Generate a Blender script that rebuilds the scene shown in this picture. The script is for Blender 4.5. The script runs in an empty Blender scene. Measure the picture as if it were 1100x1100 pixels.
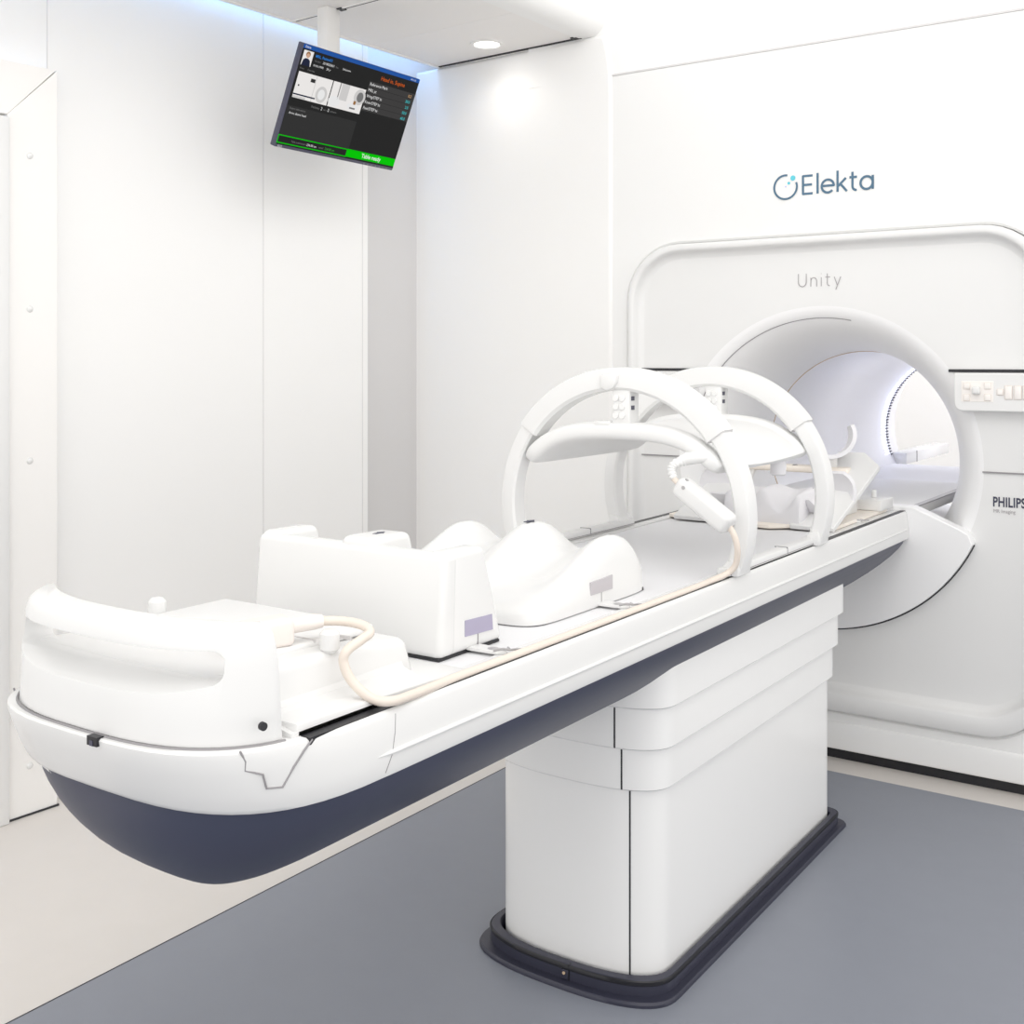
import bpy, bmesh, math, random
from mathutils import Vector, Matrix
PI = math.pi
SC = bpy.context.scene
COL = SC.collection
OFF = {}

# ------------------------------------------------------------------ materials
def mat(name, col, rough=0.4, metal=0.0, spec=0.5, emit=None, estr=0.0, bump=0.0, bscale=200.0, var=0.0, vscale=3.0, coat=0.0):
    m = bpy.data.materials.new(name); m.use_nodes = True
    nt = m.node_tree; b = nt.nodes['Principled BSDF']
    b.inputs['Base Color'].default_value = (*col, 1)
    b.inputs['Roughness'].default_value = rough
    b.inputs['Metallic'].default_value = metal
    b.inputs['Specular IOR Level'].default_value = spec
    b.inputs['Coat Weight'].default_value = coat
    if emit:
        b.inputs['Emission Color'].default_value = (*emit, 1); b.inputs['Emission Strength'].default_value = estr
    if bump or var:
        tc = nt.nodes.new('ShaderNodeTexCoord')
    if bump:
        n = nt.nodes.new('ShaderNodeTexNoise'); n.inputs['Scale'].default_value = bscale; n.inputs['Detail'].default_value = 3
        bp = nt.nodes.new('ShaderNodeBump'); bp.inputs['Strength'].default_value = bump; bp.inputs['Distance'].default_value = 0.002
        nt.links.new(tc.outputs['Object'], n.inputs['Vector']); nt.links.new(n.outputs['Fac'], bp.inputs['Height'])
        nt.links.new(bp.outputs['Normal'], b.inputs['Normal'])
    if var:
        n2 = nt.nodes.new('ShaderNodeTexNoise'); n2.inputs['Scale'].default_value = vscale; n2.inputs['Detail'].default_value = 4
        mr = nt.nodes.new('ShaderNodeMapRange'); mr.inputs['To Min'].default_value = 1 - var; mr.inputs['To Max'].default_value = 1 + var
        mx = nt.nodes.new('ShaderNodeVectorMath'); mx.operation = 'SCALE'; mx.inputs[0].default_value = col
        nt.links.new(tc.outputs['Object'], n2.inputs['Vector']); nt.links.new(n2.outputs['Fac'], mr.inputs['Value'])
        nt.links.new(mr.outputs['Result'], mx.inputs['Scale']); nt.links.new(mx.outputs['Vector'], b.inputs['Base Color'])
    return m

def srgb(r, g, b):
    f = lambda c: (c/255/12.92) if c/255 <= 0.04045 else ((c/255+0.055)/1.055)**2.4
    return (f(r), f(g), f(b))

M = {}
M['gloss']  = mat('gloss_white_plastic', (.77, .77, .765), .25, spec=.45)
M['column'] = mat('white_column_cover', (.88, .88, .875), .27, spec=.45)
M['plastic']= mat('satin_white_plastic', (.79, .79, .785), .38)
M['matte']  = mat('matte_white_cover', (.84, .84, .833), .45)
M['wall']   = mat('white_wall_panel', (.88, .878, .87), .5, bump=.03, bscale=400)
M['wallg']  = mat('white_wall_gloss', (.88, .876, .865), .35)
M['warm']   = mat('warm_white_casing', (.88, .868, .85), .45)
M['grey']   = mat('grey_recess_panel', (.66, .65, .65), .5)  # shade inside the wall recess is put into this base colour
M['ceil']   = mat('ceiling_tile', (.88, .86, .84), .6, bump=.15, bscale=600)
M['beige']  = mat('beige_vinyl', srgb(216, 211, 206), .35, var=.03, vscale=8, bump=.02)
M['bluegrey']= mat('blue_grey_vinyl', srgb(134, 138, 148), .38, var=.03, vscale=14, bump=.03, bscale=900)
M['black']  = mat('black_rubber', (.012, .012, .016), .4)
M['darkgap']= mat('dark_gap', (.03, .03, .035), .7)
M['greygap']= mat('grey_gap', (.30, .29, .30), .7)
M['seam']   = mat('pale_seam', (.68, .67, .67), .6)
M['navy']   = mat('navy_hull', srgb(63, 67, 86), .42, spec=.45)
M['skirt']  = mat('dark_base_skirt', srgb(52, 53, 68), .42)
M['deck']   = mat('grey_table_top', srgb(230, 230, 232), .5, bump=.02)
M['cushion']= mat('grey_foam_cushion', srgb(224, 223, 226), .6)
M['cable']  = mat('beige_cable', srgb(228, 217, 206), .45)
M['connector']=mat('pale_connector', srgb(238, 230, 224), .4)
M['cream']  = mat('cream_plastic', srgb(242, 234, 224), .4)
M['bore']   = mat('bore_lining', (.88, .88, .905), .28)
M['bell']   = mat('bell_cover', (.88, .88, .885), .3)
M['tan']    = mat('tan_ring', srgb(205, 180, 150), .5)
M['key']    = mat('key_off_white', srgb(241, 237, 233), .45)
M['keyline']= mat('key_outline', srgb(222, 210, 202), .5)
M['window'] = mat('lavender_window', srgb(168, 163, 186), .12)  # shade of the foot support's side recess, put into the colour
M['windowg']= mat('grey_window', srgb(190, 186, 190), .12)  # paler recess shade in the colour, for the knee support
M['chrome'] = mat('steel_grey', (.45, .44, .45), .35, metal=.4)
M['logo']   = mat('logo_teal_blue', srgb(78, 112, 136), .35)
M['cyan']   = mat('logo_cyan', srgb(95, 200, 215), .5)
M['lav']    = mat('logo_lavender', srgb(190, 195, 235), .5)
M['lettergrey']=mat('letter_grey', srgb(160, 155, 158), .5)
M['letterdark']=mat('letter_dark', srgb(62, 64, 84), .5)
M['bezel']  = mat('monitor_bezel', srgb(70, 70, 88), .4)
M['pole']   = mat('white_pole', (.86, .85, .83), .4)
M['lens']   = mat('lit_lens', (1, 1, 1), .5, emit=(1, .97, .92), estr=6)
M['ledblue']= mat('cove_led', (.5, .7, 1), .5, emit=(.33, .58, 1), estr=8)
M['led']    = mat('bore_led', (.8, .85, 1), .5, emit=(.70, .74, 1), estr=2.6)  # glow covers the LEDs and their streaks of light on the tube
def scr(name, rgb, k=.84):
    c = srgb(*rgb); return mat(name, (0, 0, 0), .6, spec=.03, emit=c, estr=k)
S = {k: scr('screen_'+k, v) for k, v in dict(dark=(38, 38, 38), panel=(50, 50, 50), row=(62, 61, 61), blue=(36, 84, 160), green=(0, 196, 0), white=(232, 232, 232),
     grey=(120, 120, 120), orange=(200, 90, 30), teal=(60, 185, 190), tan=(205, 160, 110), lightblue=(45, 125, 210), photo=(235, 232, 230), photog=(205, 203, 202),
     skin=(205, 165, 140), hair=(150, 110, 70), suit=(35, 40, 62), gt=(60, 175, 60)).items()}

# ------------------------------------------------------------------ mesh helpers
def B(): return bmesh.new()

def link(name, me, m, parent):
    o = bpy.data.objects.new(name, me); COL.objects.link(o)
    if m: me.materials.append(m)
    if parent is not None:
        o.parent = parent; OFF[o] = OFF.get(parent, Vector((0, 0, 0)))
    else: OFF[o] = Vector((0, 0, 0))
    return o

def obj(name, bm, m, parent=None, smooth=40, bevel=0, seg=3, subsurf=0, local=False):
    """one bmesh -> one mesh object (world coordinates unless local)"""
    bmesh.ops.recalc_face_normals(bm, faces=bm.faces)
    if parent is not None and not local:
        bmesh.ops.translate(bm, verts=bm.verts, vec=-OFF.get(parent, Vector((0, 0, 0))))
    me = bpy.data.meshes.new(name); bm.to_mesh(me); bm.free()
    o = link(name, me, m, parent)
    if smooth:
        me.polygons.foreach_set('use_smooth', [True]*len(me.polygons))
        me.set_sharp_from_angle(angle=math.radians(smooth))
    if bevel:
        md = o.modifiers.new('bevel', 'BEVEL'); md.width = bevel; md.segments = seg; md.limit_method = 'ANGLE'; md.angle_limit = math.radians(35)
    if subsurf:
        md = o.modifiers.new('sub', 'SUBSURF'); md.levels = subsurf; md.render_levels = subsurf
    return o

def thing(name, label, cat, loc, group=None):
    o = bpy.data.objects.new(name, None); COL.objects.link(o); o.location = loc; OFF[o] = Vector(loc)
    o.empty_display_size = .1
    o['label'] = label; o['category'] = cat; o['kind'] = 'thing'
    if group: o['group'] = group
    return o

def struct(o, label=None, cat=None):
    o['kind'] = 'structure'
    if label: o['label'] = label
    if cat: o['category'] = cat
    return o

def box(bm, x0, x1, y0, y1, z0, z1, bev=0, seg=3, mtx=None):
    r = bmesh.ops.create_cube(bm, size=1)
    vs = r['verts']
    bmesh.ops.scale(bm, verts=vs, vec=(x1-x0, y1-y0, z1-z0))
    bmesh.ops.translate(bm, verts=vs, vec=((x0+x1)/2, (y0+y1)/2, (z0+z1)/2))
    if bev:
        es = list({e for v in vs for e in v.link_edges})
        rr = bmesh.ops.bevel(bm, geom=es, offset=bev, segments=seg, profile=.5, affect='EDGES')
        vs = list({v for f in rr['faces'] for v in f.verts} | {v for v in vs if v.is_valid})
    if mtx is not None: bmesh.ops.transform(bm, matrix=mtx, verts=vs)
    return vs

def prism(bm, poly, ax, d0, d1, bev=0, seg=3):
    """poly of 2D points extruded along axis: 'x' -> (y,z), 'y' -> (x,z), 'z' -> (x,y)"""
    def P(p, d): return {'x': (d, p[0], p[1]), 'y': (p[0], d, p[1]), 'z': (p[0], p[1], d)}[ax]
    a = [bm.verts.new(P(p, d0)) for p in poly]; b = [bm.verts.new(P(p, d1)) for p in poly]
    fs = [bm.faces.new(a), bm.faces.new(list(reversed(b)))]
    n = len(poly)
    for i in range(n): fs.append(bm.faces.new((a[i], a[(i+1) % n], b[(i+1) % n], b[i])))
    bmesh.ops.recalc_face_normals(bm, faces=fs)
    if bev:
        es = list({e for f in fs for e in f.edges})
        bmesh.ops.bevel(bm, geom=es, offset=bev, segments=seg, profile=.5, affect='EDGES', clamp_overlap=True)

def loft(bm, rings, closed=True, cap0=False, cap1=False):
    V = [[bm.verts.new(p) for p in r] for r in rings]
    n = len(V[0])
    for a, b in zip(V[:-1], V[1:]):
        for i in range(n if closed else n-1):
            j = (i+1) % n
            try: bm.faces.new((a[i], a[j], b[j], b[i]))
            except ValueError: pass
    if cap0: bm.faces.new(V[0])
    if cap1: bm.faces.new(list(reversed(V[-1])))
    return V

def smoothpath(pts, n=8):
    """Catmull-Rom"""
    P = [Vector(p) for p in pts]; out = []
    for i in range(len(P)-1):
        p0 = P[max(i-1, 0)]; p1 = P[i]; p2 = P[i+1]; p3 = P[min(i+2, len(P)-1)]
        for k in range(n):
            t = k/n
            out.append(.5*((2*p1)+(-p0+p2)*t+(2*p0-5*p1+4*p2-p3)*t*t+(-p0+3*p1-3*p2+p3)*t**3))
    out.append(P[-1]); return out

def tube(bm, pts, r, seg=10, closed=False, radii=None):
    P = [Vector(p) for p in pts]; n = len(P); rings = []
    nrm = None
    for i in range(n):
        if closed: t = (P[(i+1) % n]-P[i-1])
        else: t = P[min(i+1, n-1)]-P[max(i-1, 0)]
        t.normalize()
        if nrm is None:
            nrm = t.orthogonal().normalized()
        else:
            nrm = (nrm-t*nrm.dot(t)).normalized()
        bn = t.cross(nrm)
        rr = radii[i] if radii else r
        rings.append([P[i]+(nrm*math.cos(a)+bn*math.sin(a))*rr for a in [2*PI*k/seg for k in range(seg)]])
    if closed: rings.append(rings[0])
    loft(bm, rings, True, not closed, not closed)

def revolve_y(bm, prof, cx, cz, seg=96, a0=0, a1=2*PI, full=True):
    rings = []
    for r, y in prof:
        rings.append([(cx+r*math.cos(a0+(a1-a0)*k/seg), y, cz+r*math.sin(a0+(a1-a0)*k/seg)) for k in range(seg if full else seg+1)])
    loft(bm, rings, closed=full)

def cyl(bm, c, axis, r, h, seg=24, bev=0):
    a = Vector(axis).normalized()
    m = Matrix.Translation(Vector(c)) @ a.to_track_quat('Z', 'Y').to_matrix().to_4x4()
    if bev:
        rings = []
        for rr, zz in ((r-bev, -h/2), (r, -h/2+bev), (r, h/2-bev), (r-bev, h/2)):
            rings.append([m @ Vector((rr*math.cos(2*PI*k/seg), rr*math.sin(2*PI*k/seg), zz)) for k in range(seg)])
        loft(bm, rings, True, True, True)
    else:
        bmesh.ops.create_cone(bm, cap_ends=True, segments=seg, radius1=r, radius2=r, depth=h, matrix=m)

def copyobj(o, parent, loc=None, rot=None, name=None):
    c = o.copy(); COL.objects.link(c); c.parent = parent
    if loc is not None: c.location = loc
    if rot is not None: c.rotation_euler = rot
    OFF[c] = OFF.get(o, Vector((0, 0, 0)))
    for k in list(o.children): copyobj(k, c)
    return c

def plan(cx, w, yf, yr, bf, br, nf=2.9, nr=2.9, N=28):
    pts = []
    for k in range(N+1):
        th = PI*k/N; c, s = math.cos(th), math.sin(th)
        pts.append((cx+w*math.copysign(abs(c)**(2/nf), c), yf+bf*(1-abs(s)**(2/nf))))
    for k in range(N+1):
        th = PI+PI*k/N; c, s = math.cos(th), math.sin(th)
        pts.append((cx+w*math.copysign(abs(c)**(2/nr), c), yr-br*(1-abs(s)**(2/nr))))
    return pts
def at_z(pts, z): return [(x, y, z) for x, y in pts]

def curve_text(name, txt, size, m, parent, mtx, bold=0.0, align='LEFT', spacing=1.0):
    cu = bpy.data.curves.new(name, 'FONT'); cu.body = txt; cu.size = size; cu.align_x = align; cu.offset = bold; cu.space_character = spacing
    cu.resolution_u = 3
    t = bpy.data.objects.new('tmp', cu); COL.objects.link(t)
    dg = bpy.context.evaluated_depsgraph_get()
    me = bpy.data.meshes.new_from_object(t.evaluated_get(dg)); me.name = name
    bpy.data.objects.remove(t)
    me.transform(mtx)
    if parent is not None: me.transform(Matrix.Translation(-OFF.get(parent, Vector((0, 0, 0)))))
    me.materials.clear()
    return link(name, me, m, parent)

# ------------------------------------------------------------------ camera
cam = bpy.data.cameras.new('camera'); co = bpy.data.objects.new('camera', cam); COL.objects.link(co)
CAMZ = 1.46; YAW = math.atan(843/1229)
co.location = (0, 0, CAMZ); co.rotation_euler = (PI/2, 0, YAW)
cam.sensor_width = 36; cam.sensor_fit = 'HORIZONTAL'; cam.lens = 36*1229/1100; cam.shift_y = -162/1100
cam.clip_start = .05; cam.clip_end = 60
SC.camera = co

# ------------------------------------------------------------------ the room
bm = B(); box(bm, -4.2, 3.0, -2.0, 8.2, -.1, 0)
struct(obj('floor', bm, M['beige'], smooth=0), 'beige vinyl floor strip along the walls', 'floor')
bm = B(); prism(bm, [(-2.341, -1.9), (2.9, -1.9), (2.9, 4.0), (-2.341, 4.0)], 'z', -.02, .0015)
struct(obj('floor_vinyl', bm, M['bluegrey'], smooth=0), 'blue grey vinyl floor area under the couch', 'floor')
bm = B(); box(bm, -2.3445, -2.341, -1.9, 4.002, -.02, .002)
struct(obj('trim_1', bm, M['darkgap'], smooth=0), 'thin dark joint between beige and grey floor', 'floor joint')

RO = Vector((-2.328, 4.12, 0)); RZ = -math.radians(2.6)
def room(name, bm, m, label, cat, parent=None, smooth=35, bevel=0):
    o = obj(name, bm, m, parent, smooth=smooth, bevel=bevel, local=True)
    if parent is None:
        o.location = RO; o.rotation_euler = (0, 0, RZ); struct(o, label, cat)
    return o
CZ = 2.818
# facing wall panel with rounded outer top corner
bm = B()
pl = [(-1.16, 0), (0.0, 0), (0.0, 2.56)]
for k in range(1, 10):
    a = PI/2*k/9; pl.append((-.05+.05*math.cos(a), 2.56+.255*math.sin(a)))
pl += [(-1.16, 2.815)]
prism(bm, pl, 'y', 0.0, .16)
room('wall_back', bm, M['wallg'], 'glossy white wall panel beside the scanner', 'wall', bevel=.016)
bm = B(); box(bm, -1.20, -1.0, -6.5, -.40, 0, 3.0)
wl = room('wall_left', bm, M['wall'], 'white panelled side wall behind the monitor', 'wall', bevel=.004)
bm = B(); box(bm, -1.001, -.9985, -.992, -.989, 0, 2.85)
box(bm, -1.001, -.9985, -.437, -.434, 0, 2.85)
room('seam', bm, M['seam'], None, None, parent=wl, smooth=0)
bm = B(); box(bm, -1.001, -.9985, -1.915, -1.912, 2.42, 2.9)
room('seam', bm, M['seam'], None, None, parent=wl, smooth=0)
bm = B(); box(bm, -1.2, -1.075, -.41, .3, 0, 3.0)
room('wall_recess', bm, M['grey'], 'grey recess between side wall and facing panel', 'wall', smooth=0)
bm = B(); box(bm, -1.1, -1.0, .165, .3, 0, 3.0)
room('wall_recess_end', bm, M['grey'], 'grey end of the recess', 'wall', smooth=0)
# ceiling
bm = B(); box(bm, -.935, -.142, -3.6, .02, CZ, CZ+.06)
ce = room('ceiling', bm, M['ceil'], 'off white perforated ceiling tiles with dark joints', 'ceiling', smooth=0)
bm = B(); box(bm, -.95, -.930, -3.6, .03, CZ-.006, CZ+.075, .004, 2)
room('edge_trim', bm, M['warm'], None, None, parent=ce)
bm = B()
box(bm, -.93, -.17, -.892, -.878, CZ-.0008, CZ+.01)
box(bm, -.93, -.145, -.010, .0, CZ-.0045, CZ+.01)
room('tile_joint', bm, M['darkgap'], None, None, parent=ce, smooth=0)
bm = B(); box(bm, -.93, -.17, -.899, -.892, CZ-.004, CZ+.01)
box(bm, -.93, -.15, -.45, -.444, CZ-.0007, CZ+.01)
room('tile_rib', bm, M['warm'], None, None, parent=ce, smooth=0)
bm = B(); box(bm, -.683, -.655, -.903, -.872, CZ-.004, CZ+.01); box(bm, -.185, -.155, -.032, 0, CZ-.0045, CZ+.01)
room('corner_cap', bm, M['black'], None, None, parent=ce, smooth=0)
# rounded coaming along the open edge of the ceiling
bm = B()
prof = [(-.165, CZ-.004), (-.125, CZ-.004)]
for k in range(0, 9):
    a = -PI/2+PI/2*k/8; prof.append((-.11+.07*math.cos(a), CZ+.066+.07*math.sin(a)))
prof += [(-.04, CZ+.10), (-.165, CZ+.10)]
prism(bm, prof, 'y', -3.6, .04)
room('trim_2', bm, M['wallg'], 'rounded white rim along the ceiling edge', 'trim')
# unseen lid added above the ceiling gap to block world light
bm = B(); box(bm, -1.3, -.15, -3.6, .3, 2.985, 3.02)
room('ceiling_cove', bm, M['wall'], 'white lid above the blue lit ceiling gap', 'ceiling', smooth=0)
# door casing on the left wall
bm = B(); c0 = 2.415; w = .173; v1 = -1.909
prism(bm, [(v1, 0), (v1, c0), (v1-w, c0-w), (v1-w, 0)], 'x', -1.0, -.944)
cas = room('door_1', bm, M['warm'], 'warm white door casing with round caps at left edge', 'door casing', bevel=.003)
bm = B(); prism(bm, [(v1-.004, c0), (v1-w, c0-w), (v1-2.0, c0-w), (v1-2.0, c0)], 'x', -1.0, -.9445)
room('head_board', bm, M['warm'], None, None, parent=cas, bevel=.003)
bm = B(); box(bm, -1.0, -.925, v1-w-.05, v1-w-.002, 0, c0-w-.01, .004)
room('door_edge', bm, M['gloss'], None, None, parent=cas)
bm = B(); box(bm, -1.0, -.940, v1-w-.05, v1+.003, 0, .006)
room('bottom_gap', bm, M['darkgap'], None, None, parent=cas, smooth=0)
for zz in (2.121, 1.628, 1.14, .64, .159):
    bm = B(); bmesh.ops.create_uvsphere(bm, u_segments=16, v_segments=8, radius=.011, matrix=Matrix.Translation((-.944, v1-.098, zz)) @ Matrix.Scale(.7, 4, (1, 0, 0)))
    room('cap', bm, M['gloss'], None, None, parent=cas)
# blue cove light
bm = B(); box(bm, -.990, -.962, -3.4, .0, 2.93, 2.945)
cv = obj('cove_light', bm, M['ledblue'], smooth=0, local=True); cv.location = RO; cv.rotation_euler = (0, 0, RZ)
cv['label'] = 'blue light strip glowing between ceiling edge and side wall'; cv['category'] = 'light strip'; cv['kind'] = 'thing'
# upper fascia and the room behind the scanner
bm = B(); box(bm, -2.75, 1.4, 4.135, 4.25, 2.643, 3.5)
struct(obj('wall_upper', bm, M['wall'], smooth=0), 'white wall above the scanner cover', 'wall')
bm = B(); prism(bm, [(-.585, 0), (1.4, 0), (1.4, 3.4), (-.585, 3.4)], 'y', 4.12, 4.28)
struct(obj('wall_right', bm, M['wallg'], bevel=.016), 'white wall panel right of the scanner', 'wall')
bm = B(); box(bm, -4.2, 1.4, 7.9, 8.0, 0, 3.4)
struct(obj('wall_rear', bm, M['wall'], smooth=0), 'plain wall seen through the bore', 'wall')

# ------------------------------------------------------------------ downlight
def rl(u, v, z): return Matrix.Translation(RO) @ Matrix.Rotation(RZ, 4, 'Z') @ Vector((u, v, z))
dl = thing('downlight', 'round lit downlight set in the ceiling', 'lamp', (-2.858, 3.976, CZ))
bm = B(); c = Vector((-2.858, 3.976, CZ))
rings = []
for r, dz in ((.052, -.001), (.056, -.006), (.068, -.005), (.072, .0), (.072, .012)):
    rings.append([c+Vector((r*math.cos(a), r*math.sin(a), dz)) for a in [2*PI*k/40 for k in range(40)]])
loft(bm, rings); obj('trim_ring', bm, M['warm'], dl)
bm = B(); cyl(bm, c+Vector((0, 0, .001)), (0, 0, 1), .053, .006, 40); obj('lens', bm, M['lens'], dl)
sp = bpy.data.lights.new('downlight_beam', 'SPOT'); so = bpy.data.objects.new('downlight_beam', sp); COL.objects.link(so)
so.location = c+Vector((0, 0, -.02)); sp.energy = 1.7; sp.spot_size = math.radians(150); sp.spot_blend = .8; sp.shadow_soft_size = .05; sp.color = (1, .95, .88)
so.parent = dl; so.location = Vector((0, 0, -.02))

# ------------------------------------------------------------------ monitor
mon = thing('ceiling_monitor', 'dark flat monitor tilted down on a white ceiling pole', 'monitor', (-3.055, 3.25, CZ))
bm = B(); box(bm, -.028, .028, -.05, .02, -.47, 0, .004, 2, mtx=Matrix.Translation((-3.075, 3.25, CZ)) @ Matrix.Rotation(RZ, 4, 'Z'))
obj('pole', bm, M['pole'], mon)
U3 = Vector((.01, 1, 0)).normalized(); V3 = Vector((.389, -.004, .921)).normalized(); N3 = U3.cross(V3).normalized(); V3 = N3.cross(U3)
MC = Vector((-2.93, 3.196, 2.399))
MM = Matrix((( U3.x, V3.x, N3.x, MC.x), (U3.y, V3.y, N3.y, MC.y), (U3.z, V3.z, N3.z, MC.z), (0, 0, 0, 1)))
bm = B(); box(bm, -.311, .326, -.188, .188, -.028, 0, .004, 2, mtx=MM); obj('housing', bm, M['bezel'], mon)
bm = B(); box(bm, -.16, .16, -.12, .12, -.07, -.028, .01, 2, mtx=MM); obj('back_cover', bm, M['bezel'], mon)
bm = B(); box(bm, -.05, .05, -.05, .05, -.14, -.07, .005, 2, mtx=MM); obj('mount', bm, M['pole'], mon)
bm = B(); box(bm, -.308, .323, -.177, .187, -.002, .0006, mtx=MM); scrn = obj('screen', bm, S['dark'], mon, smooth=0)
def pane(name, s0, s1, t0, t1, m, h=.0010, hollow=0):
    bm = B()
    if hollow:
        for a in ((s0, s1, t1-hollow, t1), (s0, s1, t0, t0+hollow), (s0, s0+hollow, t0, t1), (s1-hollow, s1, t0, t1)):
            box(bm, *a, .0004, h, mtx=MM)
    else: box(bm, s0, s1, t0, t1, .0004, h, mtx=MM)
    return obj(name, bm, m, scrn, smooth=0)
def cap(txt, s, t, size, m, h=.0020, bold=0, align='LEFT'):
    curve_text('caption', txt, size, m, scrn, MM @ Matrix.Translation((s, t, h)), bold, align)
pane('title_bar', -.308, .323, .172, .187, S['blue'])
cap('Elekta', -.300, .1755, .011, S['white'])
cap('MR-12:30', .270, .1755, .008, S['white'])
pane('portrait', -.300, -.253, .114, .167, S['photo'])
bm = B(); prism(bm, [(-.298, .114), (-.256, .114), (-.262, .134), (-.272, .140), (-.285, .140), (-.294, .133)], 'z', .001, .0016); bmesh.ops.transform(bm, matrix=MM, verts=bm.verts); obj('jacket', bm, S['suit'], scrn, smooth=0)
for (x, y, r, k, h) in ((-.277, .154, .0105, 'hair', .0018), (-.277, .150, .008, 'skin', .0022)):
    bm = B(); bmesh.ops.create_circle(bm, cap_ends=True, segments=20, radius=r, matrix=MM @ Matrix.Translation((x, y, h))); obj('portrait_head', bm, S[k], scrn, smooth=0)
cap('MRL, Patient01', -.242, .1525, .014, S['lightblue'], bold=.0002)
cap('Gender:', -.240, .137, .009, S['grey']); cap('2018020601', -.200, .1365, .012, S['white'])
cap('Sex:', -.134, .137, .009, S['grey']); cap('Unknown', -.098, .137, .011, S['white'])
cap('01/01/1990', -.241, .120, .011, S['white']); cap('28 yr', -.176, .120, .011, S['white'])
cap('Front', -.299, .1, .009, S['grey']); cap('Overview', -.262, .1, .009, S['grey'])
# the two camera views
pane('camera_view', -.297, -.126, -.003, .091, S['photo'])
pane('camera_view', -.121, .051, -.003, .091, S['photo'])
for (a, b, c_, d, k, h) in ((-.232, -.210, .064, .077, 'panel', .0016), (-.297, -.19, .008, .013, 'suit', .0016), (-.297, -.235, -.003, .005, 'photog', .0015), (-.208, -.2055, -.003, .091, 'photog', .0014),
                        (-.285, -.279, .040, .046, 'panel', .0015), (-.075, -.035, .03, .091, 'photog', .0014), (-.085, -.081, .03, .091, 'grey', .0014), (.004, .016, .026, .040, 'hair', .0017), (-.01, .02, .008, .014, 'grey', .0016)):
    pane('view_detail', a, b, c_, d, S[k], h)
for (x, y, rx, ry, k, h) in ((-.165, .03, .028, .03, 'photog', .0013), (-.165, .03, .017, .019, 'white', .0016), (.028, .058, .03, .03, 'photog', .0013), (.03, .058, .017, .019, 'grey', .0015), (-.095, .02, .03, .02, 'white', .0014), (.005, .018, .03, .012, 'white', .00145)):
    bm = B(); bmesh.ops.create_circle(bm, cap_ends=True, segments=24, radius=1, matrix=MM @ Matrix.Translation((x, y, h)) @ Matrix.Diagonal((rx, ry, 1, 1))); obj('view_detail', bm, S[k], scrn, smooth=0)
cap('Displaying', -.197, -.022, .010, S['grey']); cap('2', -.148, -.023, .016, S['white']); cap('out of', -.135, -.022, .010, S['grey']); cap('2', -.113, -.023, .016, S['white']); cap('cameras', -.1, -.022, .010, S['grey'])
pane('notes_panel', -.308, .050, -.140, -.033, S['panel'])
cap('Patient information', -.294, -.045, .010, S['grey']); cap('Arms above head', -.292, -.062, .012, S['white'])
cap('Head in, Supine', .109, .141, .022, S['orange'], bold=.0002)
for i, (a, v, k) in enumerate((('Reference Mark', '0.2', 'tan'), ('MRL pt', '20.0', 'teal'), ('Wing/STEP In', '2.0', 'teal'), ('Knee/STEP bt', '50.0', 'teal'), ('Feet/STEP bt', '40.0', 'teal'))):
    t1 = .127-i*.0228
    pane('table_row', .057, .321, t1-.0215, t1, S['row'])
    cap(a, .060, t1-.015, .0155, S['white']); cap(v, .303, t1-.0185, .0155, S[k], bold=.0002, align='RIGHT')
pane('status_frame', -.309, .047, -.172, -.141, S['green'], hollow=.0035)
pane('status_button', .047, .322, -.170, -.140, S['green'])
cap('Table ready', .128, -.162, .023, S['white'], bold=.0003)
cap('Table position', -.244, -.161, .010, S['grey']); cap('zero', -.186, -.161, .010, S['grey']); cap('234.00 cm', -.166, -.162, .012, S['white']); cap('actual', -.104, -.161, .010, S['grey']); cap('234.00 cm', -.072, -.162, .012, S['gt'])
curve_text('maker_mark', 'EIZO', .010, S['white'], mon, MM @ Matrix.Translation((-.300, -.186, .0012)))
for i in range(7):
    bm = B(); box(bm, .153+i*.022, .157+i*.022, -.1835, -.182, -.001, .001, mtx=MM); obj('button', bm, M['lettergrey'], mon, smooth=0)

# ------------------------------------------------------------------ MR scanner
BX, BZ = -1.46, 1.09
sc = thing('mri_scanner', 'large white radiotherapy MR scanner with round open bore', 'scanner', (BX, 4.2, 0))
def rr_pts(x0, x1, z0, z1, R, thetas):
    """rounded rectangle sampled by angle from the bore centre"""
    cx, cz = (x0+x1)/2, (z0+z1)/2; hx, hz = (x1-x0)/2, (z1-z0)/2
    def sdf(x, z):
        qx, qz = abs(x-cx)-hx+R, abs(z-cz)-hz+R
        return math.hypot(max(qx, 0), max(qz, 0))+min(max(qx, qz), 0)-R
    out = []
    for t in thetas:
        lo, hi = 0, 4
        for _ in range(40):
            mid = (lo+hi)/2
            if sdf(BX+mid*math.cos(t), BZ+mid*math.sin(t)) > 0: hi = mid
            else: lo = mid
        out.append((BX+lo*math.cos(t), BZ+lo*math.sin(t)))
    return out
ox0, ox1, oz0, oz1 = -2.345, -.575, .14, 2.636
TH = sorted([2*PI*k/200 for k in range(200)]+[math.atan2(z-BZ, x-BX) % (2*PI) for x in (ox0, ox1) for z in (oz0, oz1)])
def ring(d, y, R=None, kind='rim'):
    if kind == 'rect': p = rr_pts(ox0, ox1, oz0, oz1, .002, TH)
    elif kind == 'rim': p = rr_pts(-2.25+d, -.67-d, .181+d, 1.925-d, max(.22-d, .02), TH)
    elif kind == 'in': p = rr_pts(-2.222+d, -.698-d, .249+d, 1.897-d, max(.20-d, .02), TH)
    else: p = [(BX+R*math.cos(t), BZ+R*math.sin(t)) for t in TH]
    return [(x, y, z) for x, z in p]
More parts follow.
